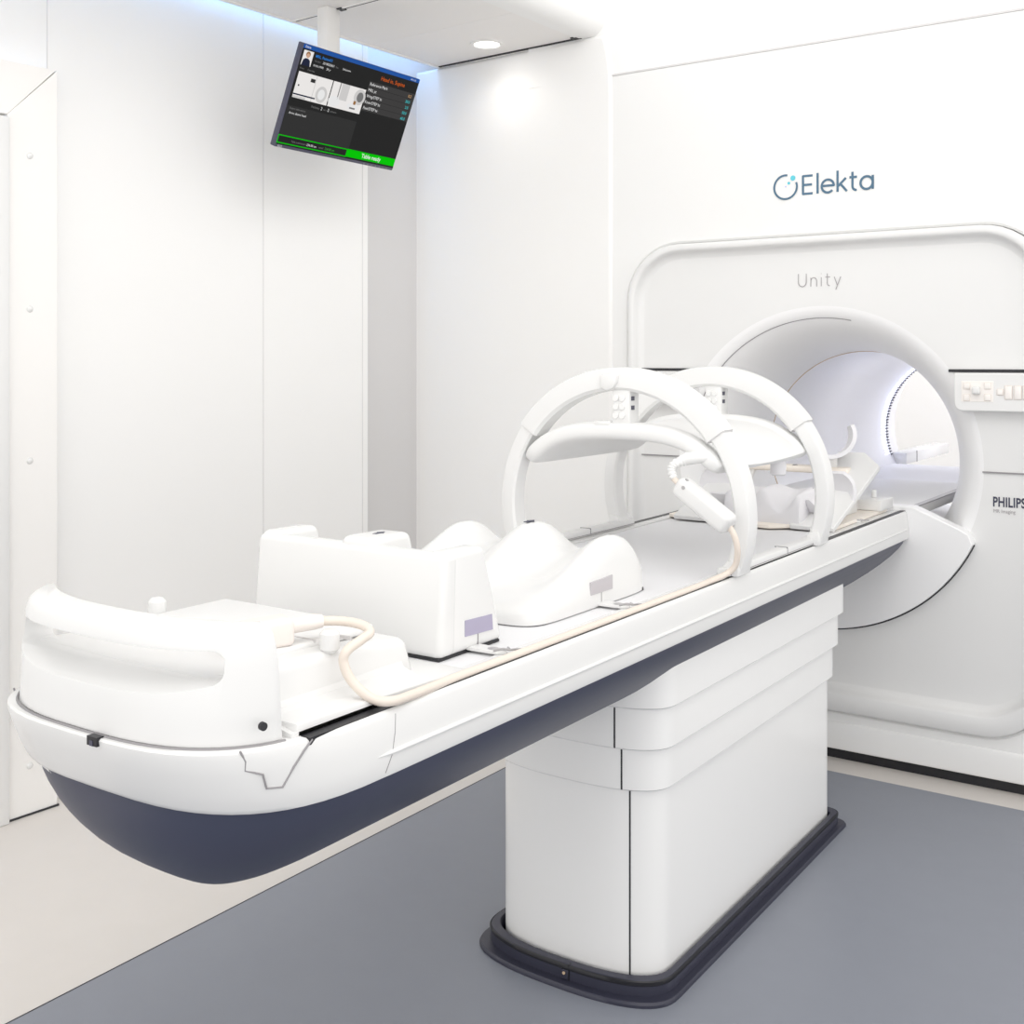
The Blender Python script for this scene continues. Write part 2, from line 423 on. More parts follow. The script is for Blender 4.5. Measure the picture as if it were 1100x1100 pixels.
bm = B(); loft(bm, [ring(0, 4.25, kind='rect'), ring(0, 4.13, kind='rect'), ring(-.012, 4.13), ring(-.004, 4.138), ring(0, 4.16)])
obj('outer_cover', bm, M['matte'], sc, smooth=30)
bm = B(); loft(bm, [ring(0, 4.16), ring(0, 4.118), ring(.003, 4.110), ring(.008, 4.106), ring(-.006, 4.106, kind='in'), ring(-.001, 4.109, kind='in'), ring(.003, 4.118, kind='in'), ring(.006, 4.135, kind='in'), ring(.014, 4.146, kind='in'), ring(.03, 4.15, kind='in')])
obj('frame_rim', bm, M['plastic'], sc, smooth=50)
bm = B(); loft(bm, [ring(.03, 4.15, kind='in'), ring(0, 4.15, .595, 'circ'), ring(0, 4.151, .575, 'circ')])
obj('front_panel', bm, M['plastic'], sc, smooth=30)
prof = [(.575, 4.151)]
for k in range(1, 25):
    a = PI/2*k/24; prof.append((.412+.163*(1-math.sin(a)), 4.151+.55*(1-math.cos(a))))
bm = B(); revolve_y(bm, prof, BX, BZ, 128); obj('bore_bell', bm, M['bell'], sc, smooth=60)
bm = B(); tube(bm, [(BX+.531*math.cos(a), 4.168, BZ+.531*math.sin(a)) for a in [math.radians(78+92*k/60) for k in range(61)]], .0016, 6); obj('bell_seam', bm, M['greygap'], sc)
bm = B(); revolve_y(bm, [(.412, 4.70), (.412, 6.40), (.425, 6.46), (.47, 6.75), (.56, 6.95), (.75, 7.0)], BX, BZ, 128); obj('bore_tube', bm, M['bore'], sc, smooth=60)
bm = B(); tube(bm, [(BX+.4115*math.cos(a), 4.70, BZ+.4115*math.sin(a)) for a in [2*PI*k/96 for k in range(96)]], .0022, 6, closed=True); obj('bore_seam', bm, M['tan'], sc)
# LED ring at the far end of the bore, tube reflections as glowing bars
bm = B(); revolve_y(bm, [(.4105, 6.385), (.4085, 6.387), (.4085, 6.397), (.4105, 6.40)], BX, BZ, 64, math.radians(95), math.radians(205), full=False); lr = obj('led_strip', bm, M['bore'], sc)
led0 = dot0 = None
for k in range(46):
    a = math.radians(98+2.25*k)
    if led0 is None:
        bm = B(); box(bm, -.003, .001, -.030, .022, -.0026, .0026, .0008, 1); led0 = obj('led', bm, M['led'], lr, smooth=0, local=True); L = led0  # bar drawn long to include the LED's reflection
        bm = B(); box(bm, -.004, .002, -.010, .010, -.0032, .0032); dot0 = obj('led_gap', bm, M['letterdark'], lr, smooth=0, local=True); D = dot0
    else:
        L = copyobj(led0, lr); D = copyobj(dot0, lr)
    L.location = Vector((BX+.409*math.cos(a), 6.335, BZ+.409*math.sin(a)))-OFF[lr]; L.rotation_euler = (0, -a, 0)
    a += math.radians(1.12)
    D.location = Vector((BX+.409*math.cos(a), 6.392, BZ+.409*math.sin(a)))-OFF[lr]; D.rotation_euler = (0, -a, 0)
# lower disc segment in front of the bell
def disc(R, x1=.35, z1=-.14, cr=.03):
    pts = []
    aR = math.atan2(-.255, .548)
    for k in range(0, 61):
        a = aR-(PI+2*aR)*k/60; pts.append((BX+R*math.cos(a), BZ+R*math.sin(a)))
    pts += [(BX-x1-.20, BZ-.21), (BX-x1, BZ+z1), (BX+x1, BZ+z1), (BX+x1+.155, BZ-.205), (BX+x1+.185, BZ-.222)]
    return pts
bm = B(); prism(bm, disc(.607), 'y', 4.095, 4.16); obj('lower_disc', bm, M['bell'], sc, smooth=40, bevel=.004)
dd = disc(.6105)
bm = B(); tube(bm, [(x, 4.110, z) for x, z in dd[:61]], .0028, 6); obj('disc_gap', bm, M['darkgap'], sc)
# joints across the front
def strip(name, x0, x1, z0, z1, m, y0=4.144, y1=4.1495, bev=0):
    bm = B(); box(bm, x0, x1, y0, y1, z0, z1, bev); return obj(name, bm, m, sc, smooth=0)
for s in (-1, 1):
    a, b = sorted((BX+s*.46, BX+s*.742)); strip('panel_joint', a, b, 1.422, 1.432, M['darkgap'])
    a, b = sorted((BX+s*.572, BX+s*.742)); strip('panel_joint', a, b, 1.078, 1.0825, M['greygap'])
strip('cover_joint', ox0, ox1, 2.637, 2.644, M['seam'], 4.128, 4.16)
# control panels left and right of the bore
for s in (-1, 1):
    x0, x1 = sorted((BX+s*.49, BX+s*.745))
    bm = B(); prism(bm, [(x0+.028*(1-math.cos(PI/2*k/6)), 1.29+.028*(1-math.sin(PI/2*k/6))) for k in range(7)]+[(x1, 1.29)]*0+[(x1-.028+.028*math.sin(PI/2*k/6), 1.29+.028*(1-math.cos(PI/2*k/6))) for k in range(7)]+[(x1, 1.420), (x0, 1.420)], 'y', 4.095, 4.16)
    cp = obj('control_panel', bm, M['plastic'], sc, smooth=40, bevel=.004)
    xs = lambda x: x if s > 0 else 2*BX-x
    bm = B(); a, b = sorted((xs(-.946), xs(-.842))); box(bm, a, b, 4.0935, 4.0955, 1.322, 1.393, .0008, 1); obj('key_field', bm, M['key'], cp, smooth=0)
    for (x, z, wx, wz) in ((-.928, 1.375, .010, .010), (-.861, 1.376, .010, .010), (-.928, 1.336, .010, .010), (-.861, 1.337, .010, .010), (-.821, 1.356, .0095, .0095), (-.795, 1.355, .011, .022), (-.766, 1.355, .011, .022), (-.738, 1.355, .011, .022)):
        bm = B(); box(bm, xs(x)-wx, xs(x)+wx, 4.090, 4.094, z-wz, z+wz, .002, 2)
        bt = obj('button', bm, M['key'], cp, smooth=30)
        bm = B(); box(bm, xs(x)-wx-.0014, xs(x)+wx+.0014, 4.0925, 4.0955, z-wz-.0014, z+wz+.0014, .001, 1); obj('button_outline', bm, M['keyline'], cp, smooth=0)
    bm = B(); box(bm, xs(-.895)-.013, xs(-.895)+.013, 4.070, 4.094, 1.348, 1.374, .006, 3); obj('joystick', bm, M['gloss'], cp)
# plinth
bm = B(); prism(bm, [(4.118, .042), (4.118, .125), (4.128, .142), (4.25, .142), (4.25, .042)], 'x', ox0, ox1); obj('base_cover', bm, M['plastic'], sc, smooth=50, bevel=.006)
bm = B(); box(bm, ox0+.01, ox1+.0, 4.15, 4.25, 0, .042); obj('dark_plinth', bm, M['black'], sc, smooth=0)
# lettering
def arc(cx, cz, r, a0, a1, n=18, rz=None):
    rz = rz or r
    return [(cx+r*math.cos(math.radians(a0+(a1-a0)*k/n)), cz+rz*math.sin(math.radians(a0+(a1-a0)*k/n))) for k in range(n+1)]
GL = {
 'E': (.66, [[(.58, .96), (.04, .96), (.04, .04), (.58, .04)], [(.04, .5), (.54, .5)]]),
 'l': (.14, [[(.06, 1.06), (.06, .0)]]),
 'e': (.70, [[(.02, .36), (.68, .36)] + arc(.35, .34, .33, 0, 318, 28)[1:]]),
 'k': (.56, [[(.05, 1.08), (.05, 0)], [(.50, .68), (.07, .28)], [(.20, .40), (.55, 0)]]),
 't': (.44, [[(.16, .95), (.16, .22)] + arc(.36, .22, .2, 180, 275, 8)[1:], [(.0, .68), (.40, .68)]]),
 'a': (.70, [arc(.34, .34, .32, 0, 360, 30), [(.66, .70), (.66, 0)]]),
 'U': (.76, [[(.04, 1), (.04, .36)] + arc(.38, .36, .34, 180, 360, 16)[1:] + [(.72, 1)]]),
 'n': (.58, [[(.04, .68), (.04, 0)], [(.04, .40)] + arc(.29, .42, .25, 180, 0, 14)[1:] + [(.54, 0)]]),
 'i': (.10, [[(.05, .68), (.05, 0)], [(.05, .93), (.05, .97)]]),
 'y': (.54, [[(.0, .68), (.27, .02)], [(.54, .68), (.13, -.30)]]),
}
def ribbon(bm, pts, w, y):
    def Y():
        ribbon.k += 1; return y-(ribbon.k % 60)*2.5e-5
    for (a, b) in zip(pts[:-1], pts[1:]):
        d = Vector((b[0]-a[0], b[1]-a[1])); L = d.length
        if L < 1e-7: continue
        d /= L; n = Vector((-d.y, d.x))*w/2
        yy = Y(); bm.faces.new([bm.verts.new((p[0], yy, p[1])) for p in ((a[0]+n.x, a[1]+n.y), (b[0]+n.x, b[1]+n.y), (b[0]-n.x, b[1]-n.y), (a[0]-n.x, a[1]-n.y))])
    for p in pts[1:-1]:
        yy = Y(); bm.faces.new([bm.verts.new((p[0]+w/2*math.cos(t), yy, p[1]+w/2*math.sin(t))) for t in [2*PI*k/10 for k in range(10)]])
ribbon.k = 0
def word(name, txt, x0, x1, zb, h, sw, gap, y, m):
    tot = sum(GL[c][0] for c in txt)+gap*(len(txt)-1); sx = (x1-x0)/tot
    cx = x0; out = []
    for c in txt:
        adv, strokes = GL[c]
        bm = B()
        for s in strokes: ribbon(bm, [(cx+p[0]*sx, zb+p[1]*h) for p in s], sw, y)
        out.append(obj(name, bm, m, sc, smooth=0)); cx += (adv+gap)*sx
word('letter', 'Elekta', -1.520, -1.255, 2.080, .072, .0085, .13, 4.1285, M['logo'])
word('letter', 'Unity', -1.544, -1.381, 1.738, .049, .0028, .30, 4.1485, M['lettergrey'])
bm = B(); ribbon(bm, arc(-1.585, 2.114, .0445, 80, 380, 40), .0075, 4.1285); obj('logo_ring', bm, M['logo'], sc, smooth=0)
for (x, z, r, k) in ((-1.556, 2.146, .0098, 'cyan'), (-1.572, 2.128, .0055, 'cyan'), (-1.584, 2.116, .0030, 'lav')):
    bm = B(); bmesh.ops.create_circle(bm, cap_ends=True, segments=24, radius=r, matrix=Matrix.Translation((x, 4.128, z)) @ Matrix.Rotation(PI/2, 4, 'X')); obj('logo_dot', bm, M[k], sc, smooth=0)
RX = Matrix.Rotation(PI/2, 4, 'X')
curve_text('lettering', 'PHILIPS', .046, M['letterdark'], sc, Matrix.Translation((-.856, 4.1485, .9655)) @ RX @ Matrix.Diagonal((.68, 1, 1, 1)), bold=.0012, spacing=1.05)
curve_text('lettering', 'MR Imaging', .0175, M['lettergrey'], sc, Matrix.Translation((-.854, 4.1485, .944)) @ RX @ Matrix.Diagonal((.86, 1, 1, 1)))

# ------------------------------------------------------------------ patient couch
CX = -1.435
ch = thing('patient_couch', 'long white patient couch with navy underside on a white pedestal', 'treatment couch', (CX, 2.9, 0))
# navy hull
bm = B(); rings = []
for k in range(0, 15):
    ph = PI/2*k/14*.985; cc = math.cos(ph)**(2/1.5); ss = math.sin(ph)**(2/1.5); cl = max(math.cos(ph)**(2/2.3), .12)
    w = .311*max(cc, .12); yf = 1.040+.25*(1-math.cos(ph)**(2/2.15)); yr = 4.085-.85*(1-cc)
    pp = plan(CX, w, yf, yr, .27*cc+.04, .04+.25*(1-cc), 3.0, 2.2)
    rings.append(at_z([(x if x > CX else CX+(x-CX)*1.04*cl/max(cc, .12), y) for x, y in pp], .84-.209*ss))
loft(bm, rings, True, True, True); obj('hull', bm, M['navy'], ch, smooth=60)
# white shell
bm = B(); rings = []
for z, w, yf in ((.838, .275, 1.09), (.836, .308, 1.038), (.839, .313, 1.031), (.846, .315, 1.026), (.870, .315, 1.012), (.900, .312, .998), (.924, .309, .988), (.931, .307, .987), (.934, .303, .990), (.934, .2535, 1.06), (.915, .253, 1.062)):
    kl = 1.04 if z < .85 else 1.02 if z < .88 else 1.0
    rings.append(at_z([(x if x > CX else CX+(x-CX)*kl, y) for x, y in plan(CX, w, yf, 4.10, .30, .02, 3.2, 8)], z))
loft(bm, rings, True, False, True); obj('shell', bm, M['gloss'], ch, smooth=38)
for s in (-1, 1):
    bm = B(); tube(bm, [(CX+s*.313, 1.28, .873), (CX+s*.3147, 1.32, .873), (CX+s*.3147, 4.06, .873)], .0042, 8, radii=[.001, .0042, .0042]); obj('side_ridge', bm, M['gloss'], ch)
    bm = B(); tube(bm, [(CX+s*.3085, 1.33, .926), (CX+s*.312, 1.325, .90), (CX+s*.315, 1.315, .87), (CX+s*.315, 1.30, .846)], .0008, 5); obj('shell_seam', bm, M['greygap'], ch)
    bm = B(); box(bm, CX+s*.2925-.009, CX+s*.2925+.009, 1.155, 4.17, .925, .9352)
    obj('side_slot', bm, M['black'], ch, smooth=0)
    bm = B(); box(bm, CX+s*.268-.013, CX+s*.268+.013, 1.16, 4.17, .93, .9358, .0008, 1); rul = obj('ruler', bm, M['gloss'], ch, smooth=0)
    bm = B()
    for k in range(54):
        yy = 1.62+k*.0465
        L = .010 if k % 5 else .015
        box(bm, CX+s*.268+(.001 if s > 0 else -.001-L), CX+s*.268+(.001+L if s > 0 else -.001), yy, yy+.0014, .9356, .9361)
        if k % 2: box(bm, CX+s*.264-.004, CX+s*.264+.003, yy+.006, yy+.0075, .9356, .9361)
    obj('scale_marks', bm, M['seam'], rul, smooth=0)
bm = B(); box(bm, CX-.2528, CX+.2528, 1.40, 4.15, .90, .9315); obj('table_top', bm, M['deck'], ch, smooth=0)
bm = B(); box(bm, CX-.297, CX+.297, 4.10, 5.18, .895, .9325, .004, 2); obj('bore_bridge', bm, M['plastic'], ch)
bm = B(); box(bm, CX+.276, CX+.2985, 4.18, 5.0, .929, .9338); obj('bridge_edge', bm, M['chrome'], ch, smooth=0)
bm = B(); box(bm, CX-.18, CX-.165, 4.35, 4.8, .932, .9335); obj('bridge_groove', bm, M['greygap'], ch, smooth=0)
bm = B(); box(bm, CX-.36, CX+.36, 5.10, 6.37, .86, .898, .004, 2); obj('rear_bridge', bm, M['deck'], ch)
bm = B(); box(bm, -1.86, -1.77, 6.42, 7.35, .893, .955, .006, 2); obj('rear_rail', bm, M['gloss'], ch)
bm = B(); box(bm, -1.7705, -1.769, 6.62, 6.63, .893, .955); obj('rail_seam', bm, M['darkgap'], ch, smooth=0)
# end cover with grip
bm = B(); rings = []
def cover_plan(w, d):
    ye = 1.126-d*.5
    p = plan(CX, w, 1.0+d, 2.0, .26-d, .0, 3.0, 2, N=36)[:37]
    t = 1-((ye-1.0-d)/(.26-d)); xe = w*(1-t**3)**(1/3)
    q = [((x, y) if y < ye else (CX+math.copysign(xe, x-CX)*(1-.0002*abs(i-18)), ye+.0001*(abs(i-18)))) for i, (x, y) in enumerate(p)]
    back = []
    for k in range(25):
        u = -1+2*k/24; back.append((CX+xe*.975*u, 1.070-d*.3+(.060-d*.2)*abs(u)**2.6))
    return q+back
for z, w, d in ((.936, .290, 0), (.98, .289, .002), (1.04, .287, .005), (1.070, .284, .008), (1.083, .281, .011), (1.092, .276, .016), (1.0965, .269, .023)):
    rings.append(at_z(cover_plan(w, d), z))
V = loft(bm, rings, True, True, True)
ec = obj('end_cover', bm, M['gloss'], ch, smooth=42)
bm = B()
prism(bm, [(.90, .996), (1.00, 1.000), (1.05, 1.018), (1.40, 1.03), (1.40, 1.064), (.90, 1.066)], 'x', CX-.232, CX+.232)
es = [e for e in bm.edges if abs(e.verts[0].co.x-e.verts[1].co.x) < 1e-6 and (e.verts[0].co.y+e.verts[1].co.y) > 1.9]
bmesh.ops.recalc_face_normals(bm, faces=bm.faces)
es2 = [e for e in bm.edges if abs(e.verts[0].co.x-e.verts[1].co.x) > .1 and False]
cme = bpy.data.meshes.new('cut'); bm.to_mesh(cme); bm.free()
cut = bpy.data.objects.new('cut', cme); COL.objects.link(cut); cut.location = -OFF[ch]
ec.data.update()
cut.parent = None
# the boolean runs in the end cover's own space
tmpo = bpy.data.objects.new('tmp', ec.data); COL.objects.link(tmpo)
cb = cut.modifiers.new('b', 'BEVEL'); cb.width = .018; cb.segments = 4; cb.limit_method = 'ANGLE'; cb.angle_limit = math.radians(60)
md = tmpo.modifiers.new('grip', 'BOOLEAN'); md.operation = 'DIFFERENCE'; md.object = cut; md.solver = 'EXACT'
bv = tmpo.modifiers.new('edge', 'BEVEL'); bv.width = .0075; bv.segments = 4; bv.limit_method = 'ANGLE'; bv.angle_limit = math.radians(50)
bpy.context.view_layer.update()
dg = bpy.context.evaluated_depsgraph_get()
newme = bpy.data.meshes.new_from_object(tmpo.evaluated_get(dg)); newme.name = 'end_cover'
bpy.data.objects.remove(tmpo); bpy.data.objects.remove(cut)
ec.data = newme
newme.polygons.foreach_set('use_smooth', [True]*len(newme.polygons)); newme.set_sharp_from_angle(angle=math.radians(50))
bm = B(); cyl(bm, (CX+.2790, 1.088, .965), (1, -.25, 0), .0058, .006, 20); obj('plug_hole', bm, M['darkgap'], ec)
# deck behind the grip
bm = B(); prism(bm, [(1.06, .93), (1.06, 1.02), (1.30, 1.015), (1.475, 1.000), (1.50, .93)], 'x', CX-.225, CX+.212, .016, 4)
prism(bm, [(1.15, .93), (1.15, .952), (1.45, .944), (1.56, .938), (1.56, .93)], 'x', CX-.281, CX+.281, .004, 2)
for s in (-1, 1):
    prism(bm, [(CX+s*.20, .93), (CX+s*.202, .985), (CX+s*.216, .955), (CX+s*.245, .946), (CX+s*.281, .94), (CX+s*.281, .93)], 'y', 1.14, 1.46)
obj('end_deck', bm, M['gloss'], ch, smooth=40)
bm = B(); box(bm, CX-.19, CX+.17, 1.185, 1.44, 1.01, 1.024, .006, 3, mtx=Matrix.Translation((0, 0, 0)))
obj('deck_plate', bm, M['plastic'], ch)
for (x, y) in ((-1.232, 1.298), (-1.645, 1.30)):
    bm = B(); cyl(bm, (x, y, 1.028), (0, 0, 1), .0155, .036, 24, .006); obj('locating_peg', bm, M['gloss'], ch)
for (x, y, L) in ((-1.29, 1.30, .05), (-1.245, 1.345, .03), (-1.55, 1.26, .012), (-1.52, 1.265, .006)):
    bm = B(); box(bm, x-L/2, x+L/2, y-.002, y+.002, 1.02, 1.0252); obj('deck_mark', bm, M['seam'], ch, smooth=0)
# gaps on the end: line under the cover, notch, bracket outline
pts = [(x, y) for x, y in cover_plan(.2925, -.003)[:37] if y < 1.15]
bm = B(); tube(bm, [(x, y, .9345) for x, y in pts], .0022, 6); obj('cover_gap', bm, M['greygap'], ch)
bm = B(); box(bm, -1.397, -1.375, .984, 1.02, .9235, .9362); obj('notch', bm, M['black'], ch, smooth=0)
bm = B(); box(bm, -1.390, -1.383, .983, .99, .9235, .931); obj('hook', bm, M['bezel'], ch, smooth=0)
br = [(-1.172, 1.062, .935), (-1.169, 1.069, .920), (-1.171, 1.070, .907), (-1.157, 1.089, .899), (-1.157, 1.096, .878), (-1.147, 1.116, .876), (-1.139, 1.129, .901), (-1.134, 1.145, .921), (-1.134, 1.16, .932)]
for s in (1, -1):
    q = [((x if s > 0 else 2*CX-x), y, z) for x, y, z in br]
    bm = B(); tube(bm, q, .0016, 6); obj('bracket_gap', bm, M['greygap'], ch)
bm = B(); lq = [(-1.585, 1.0505, .837), (-1.585, 1.0535, .824), (-1.628, 1.0645, .825), (-1.628, 1.0615, .837)]
loft(bm, [lq, [(x, y+.01, z) for x, y, z in lq]], True, True, True)
obj('rating_label', bm, M['gloss'], ch, smooth=0)
# pedestal
PX = -1.435
def tier(name, w, z0, z1, yf, yr, slope=None, bev=.004):
    bm = B(); rings = []
    for z, d in ((z0, .004), (z0+.004, 0), (z1, 0)):
        rings.append(at_z(plan(PX, w-d, yf+d, yr-d, .11, .05, 2.6, 6, N=32), z))
    if slope: rings[-1] = [(x, y, slope[0]+(slope[1]-slope[0])*(y-yf)/(yr-yf)) for x, y, z in rings[-1]]
    loft(bm, rings, True, True, True)
    return obj(name, bm, M['column'], ch, smooth=40)
def tierseam(parent, w, z0, z1, yf, x):
    # vertical joint on the front face at lateral position x
    t = abs((x-PX)/w); y = yf+.11*(1-(1-t**2.6)**(1/2.6))
    bm = B(); box(bm, x-.0018, x+.0018, y-.0012, y+.01, z0+.001, z1); obj('joint', bm, M['darkgap'], parent, smooth=0)
tp = tier('pedestal', .225, .0, .52, 2.315, 3.53); tierseam(tp, .225, .03, .475, 2.315, -1.272)
t3 = tier('pedestal_sleeve', .237, .470, .60, 2.302, 3.545); tierseam(t3, .237, .472, .571, 2.302, -1.283)
t2 = tier('pedestal_sleeve', .249, .569, .70, 2.289, 3.56); tierseam(t2, .249, .571, .671, 2.289, -1.292)
t1 = tier('pedestal_sleeve', .261, .668, .78, 2.276, 3.575, slope=(.80, .762))
bm = B(); rings = []
for z, d in ((.0, .045), (.008, .045), (.013, .042), (.013, .026), (.046, .026), (.049, .024), (.049, .010), (.046, .008), (.0, .008)):
    rings.append(at_z(plan(PX, .225+d, 2.315-d*1.35, 3.53+d*1.2, .11+d*.3, .06, 2.6, 5, N=32), z))
loft(bm, rings); sk = obj('base_skirt', bm, M['skirt'], ch, smooth=40)
bm = B(); rings = []
for z, d in ((.036, .0262), (.038, .0275), (.046, .0275), (.0485, .026)):
    rings.append(at_z(plan(PX, .225+d, 2.315-d*1.35, 3.53+d*1.2, .11+d*.3, .06, 2.6, 5, N=32), z))
loft(bm, rings); obj('skirt_rim', bm, M['black'], sk)
bm = B(); box(bm, -1.424, -1.404, 2.2765, 2.29, .014, .036, .001, 1); obj('clip_plate', bm, M['skirt'], sk); 
bm = B(); box(bm, -1.4035, -1.4015, 2.2782, 2.29, .012, .0495); obj('skirt_joint', bm, M['black'], sk, smooth=0)
bm = B(); cyl(bm, (-1.414, 2.2755, .029), (0, 1, 0), .0035, .003, 14); obj('screw', bm, M['tan'], sk)

for o in ch.children_recursive:
    if o.name.split('.')[0] in ('pedestal', 'pedestal_sleeve', 'base_skirt', 'skirt_rim', 'clip_plate', 'skirt_joint', 'screw', 'joint', 'rear_rail', 'rail_seam'): continue
    for v in o.data.vertices:
        x = v.co.x+OFF[ch].x; y = v.co.y+OFF[ch].y
        if x < CX and y > 1.3: v.co.x -= .075*min(1, (y-1.3)/2.8)*(CX-x)/.315

# ------------------------------------------------------------------ foot support
fs = thing('foot_support', 'tall white U-shaped foot support standing on the couch end', 'foot support', (-1.465, 1.67, .9315))
FX = -1.470
bm = B()
prism(bm, [(1.576, .936), (1.592, 1.118), (1.632, 1.118), (1.625, .936)], 'x', FX-.236, FX+.236, .013, 4)
for (a, b, hz) in ((-.235, -.185, 1.124), (-.020, .060, 1.131), (.185, .235, 1.120)):
    prism(bm, [(1.580, .936), (1.600, hz), (1.712, hz), (1.773, .936)], 'x', FX+a, FX+b, .013, 4)
prism(bm, [(1.580, .936), (1.60, .99), (1.745, .985), (1.772, .936)], 'x', FX-.23, FX+.23, .008, 2)
fb = obj('body', bm, M['gloss'], fs, smooth=45)
bm = B(); prism(bm, [(1.650, .964), (1.736, .961), (1.733, .990), (1.650, .993)], 'x', FX+.234, FX+.2366); obj('side_window', bm, M['window'], fs, smooth=0)  # flat plate tinted like the shaded hand recess
bm = B(); box(bm, FX+.234, FX+.2364, 1.689, 1.6903, .936, .962); obj('side_seam', bm, M['greygap'], fs, smooth=0)
bm = B(); box(bm, FX-.231, FX+.231, 1.580, 1.766, .9315, .938, .002, 1); obj('rubber_base', bm, M['black'], fs, smooth=0)
def arrow(name, x, y, z, s, parent, ang=0):
    bm = B(); pts = [(-.03, -.006), (.0, -.006), (0, -.014), (.022, 0), (0, .014), (0, .006), (-.03, .006), (-.022, 0)]
    c_, s_ = math.cos(ang), math.sin(ang)
    prism(bm, [(x+(p[0]*c_-p[1]*s_)*s, y+(p[0]*s_+p[1]*c_)*s) for p in pts], 'z', z-.001, z+.0008); obj(name, bm, M['letterdark'], parent, smooth=0)
arrow('arrow_mark', FX+.022, 1.665, 1.1312, .6, fs, PI/2)
def clip(parent, x, y):
    bm = B(); prism(bm, [(x-.03, y-.018), (x+.045, y-.014), (x+.058, y), (x+.045, y+.014), (x-.03, y+.018)], 'z', .9362, .9425, .001, 1); c1 = obj('locking_tab', bm, M['gloss'], parent)
    bm = B(); cyl(bm, (x+.028, y, .9428), (0, 0, 1), .0095, .0012, 20); obj('finger_dimple', bm, M['chrome'], c1)
    bm = B(); tube(bm, smoothpath([(x+.040, y-.016, .944), (x+.052, y-.004, .946), (x+.062, y+.004, .944), (x+.066, y+.018, .943), (x+.076, y+.022, .943)], 4), .0022, 6)
    tube(bm, [(x+.050, y+.016, .944), (x+.060, y+.006, .945)], .0022, 6)
    obj('hook', bm, M['chrome'], c1)
clip(fs, -1.222, 1.680)

# ------------------------------------------------------------------ knee support
ks = thing('knee_support', 'low white knee wedge with two leg troughs on the couch', 'knee support', (-1.465, 2.14, .9315))
WP = [(1.80, .03), (1.874, .036), (1.93, .046), (1.975, .056), (2.175, .146), (2.20, .152), (2.25, .151), (2.30, .135), (2.34, .092), (2.37, .035), (2.385, .01), (2.5, .0)]
def wlin(y):
    for (a, b), (c_, d) in zip(WP[:-1], WP[1:]):
        if a <= y <= c_: return b+(d-b)*(y-a)/(c_-a)
    return 0
def wedge_z(dx, y):
    h = sum(wlin(y+k*.004) for k in range(-5, 6))/11
    u = dx/.232
    t = min(1, abs(u)/.93)
    tr = math.sin(PI*t)**2; tr = tr*(1.6-.6*tr)
    h *= 1-.36*tr*min(1, max(0, h-.03)/.06)
    v = (y-2.128)/.254
    e = min(1, abs(u)**10+abs(v)**10)
    return h*max(0, 1-e)**(1/3.2)
bm = B(); NX, NY = 64, 72; G = []
for j in range(NY+1):
    row = []
    for i in range(NX+1):
        u = math.sin(PI/2*(-1+2*i/NX)); v = math.sin(PI/2*(-1+2*j/NY))
        uu = .5*u+.5*(-1+2*i/NX); vv = .5*v+.5*(-1+2*j/NY)
        # squircle footprint
        m_ = max(abs(uu), abs(vv)); q = (abs(uu)**8+abs(vv)**8)**(1/8); k = m_/q if q > 1e-9 else 1
        X_ = uu*k*.232; Y_ = 2.128+vv*k*.254
        row.append(bm.verts.new((FX+.003+X_, Y_, .936+wedge_z(X_*.999, Y_))))
    G.append(row)
for j in range(NY):
    for i in range(NX): bm.faces.new((G[j][i], G[j][i+1], G[j+1][i+1], G[j+1][i]))
edge = [G[0][i] for i in range(NX+1)]+[G[j][NX] for j in range(1, NY+1)]+[G[NY][i] for i in range(NX-1, -1, -1)]+[G[j][0] for j in range(NY-1, 0, -1)]
low = [bm.verts.new((v.co.x, v.co.y, .934)) for v in edge]
for i in range(len(edge)): bm.faces.new((edge[i], edge[(i+1) % len(edge)], low[(i+1) % len(edge)], low[i]))
bm.faces.new(low)
obj('body', bm, M['gloss'], ks, smooth=70)
bm = B(); prism(bm, [(FX+.003+x*.97, 2.128+(y-2.128)*.985) for x, y in [(p[0]-0, p[1]) for p in plan(0, .232, 1.874, 2.382, .10, .06, 5, 5, N=16)]], 'z', .9315, .937); obj('rubber_base', bm, M['black'], ks, smooth=0)
bm = B(); prism(bm, [(2.095, .963), (2.187, .963), (2.187, .993), (2.095, .990)], 'x', FX+.2325, FX+.2368); obj('side_window', bm, M['windowg'], ks, smooth=0)  # flat plate tinted like a shaded side recess
bm = B(); box(bm, FX+.2325, FX+.2360, 2.140, 2.1413, .938, .963); obj('side_seam', bm, M['greygap'], ks, smooth=0)
arrow('arrow_mark', FX+.003, 2.215, .936+wedge_z(0, 2.215)+.0015, .75, ks, PI/2)
clip(ks, -1.222, 2.14)

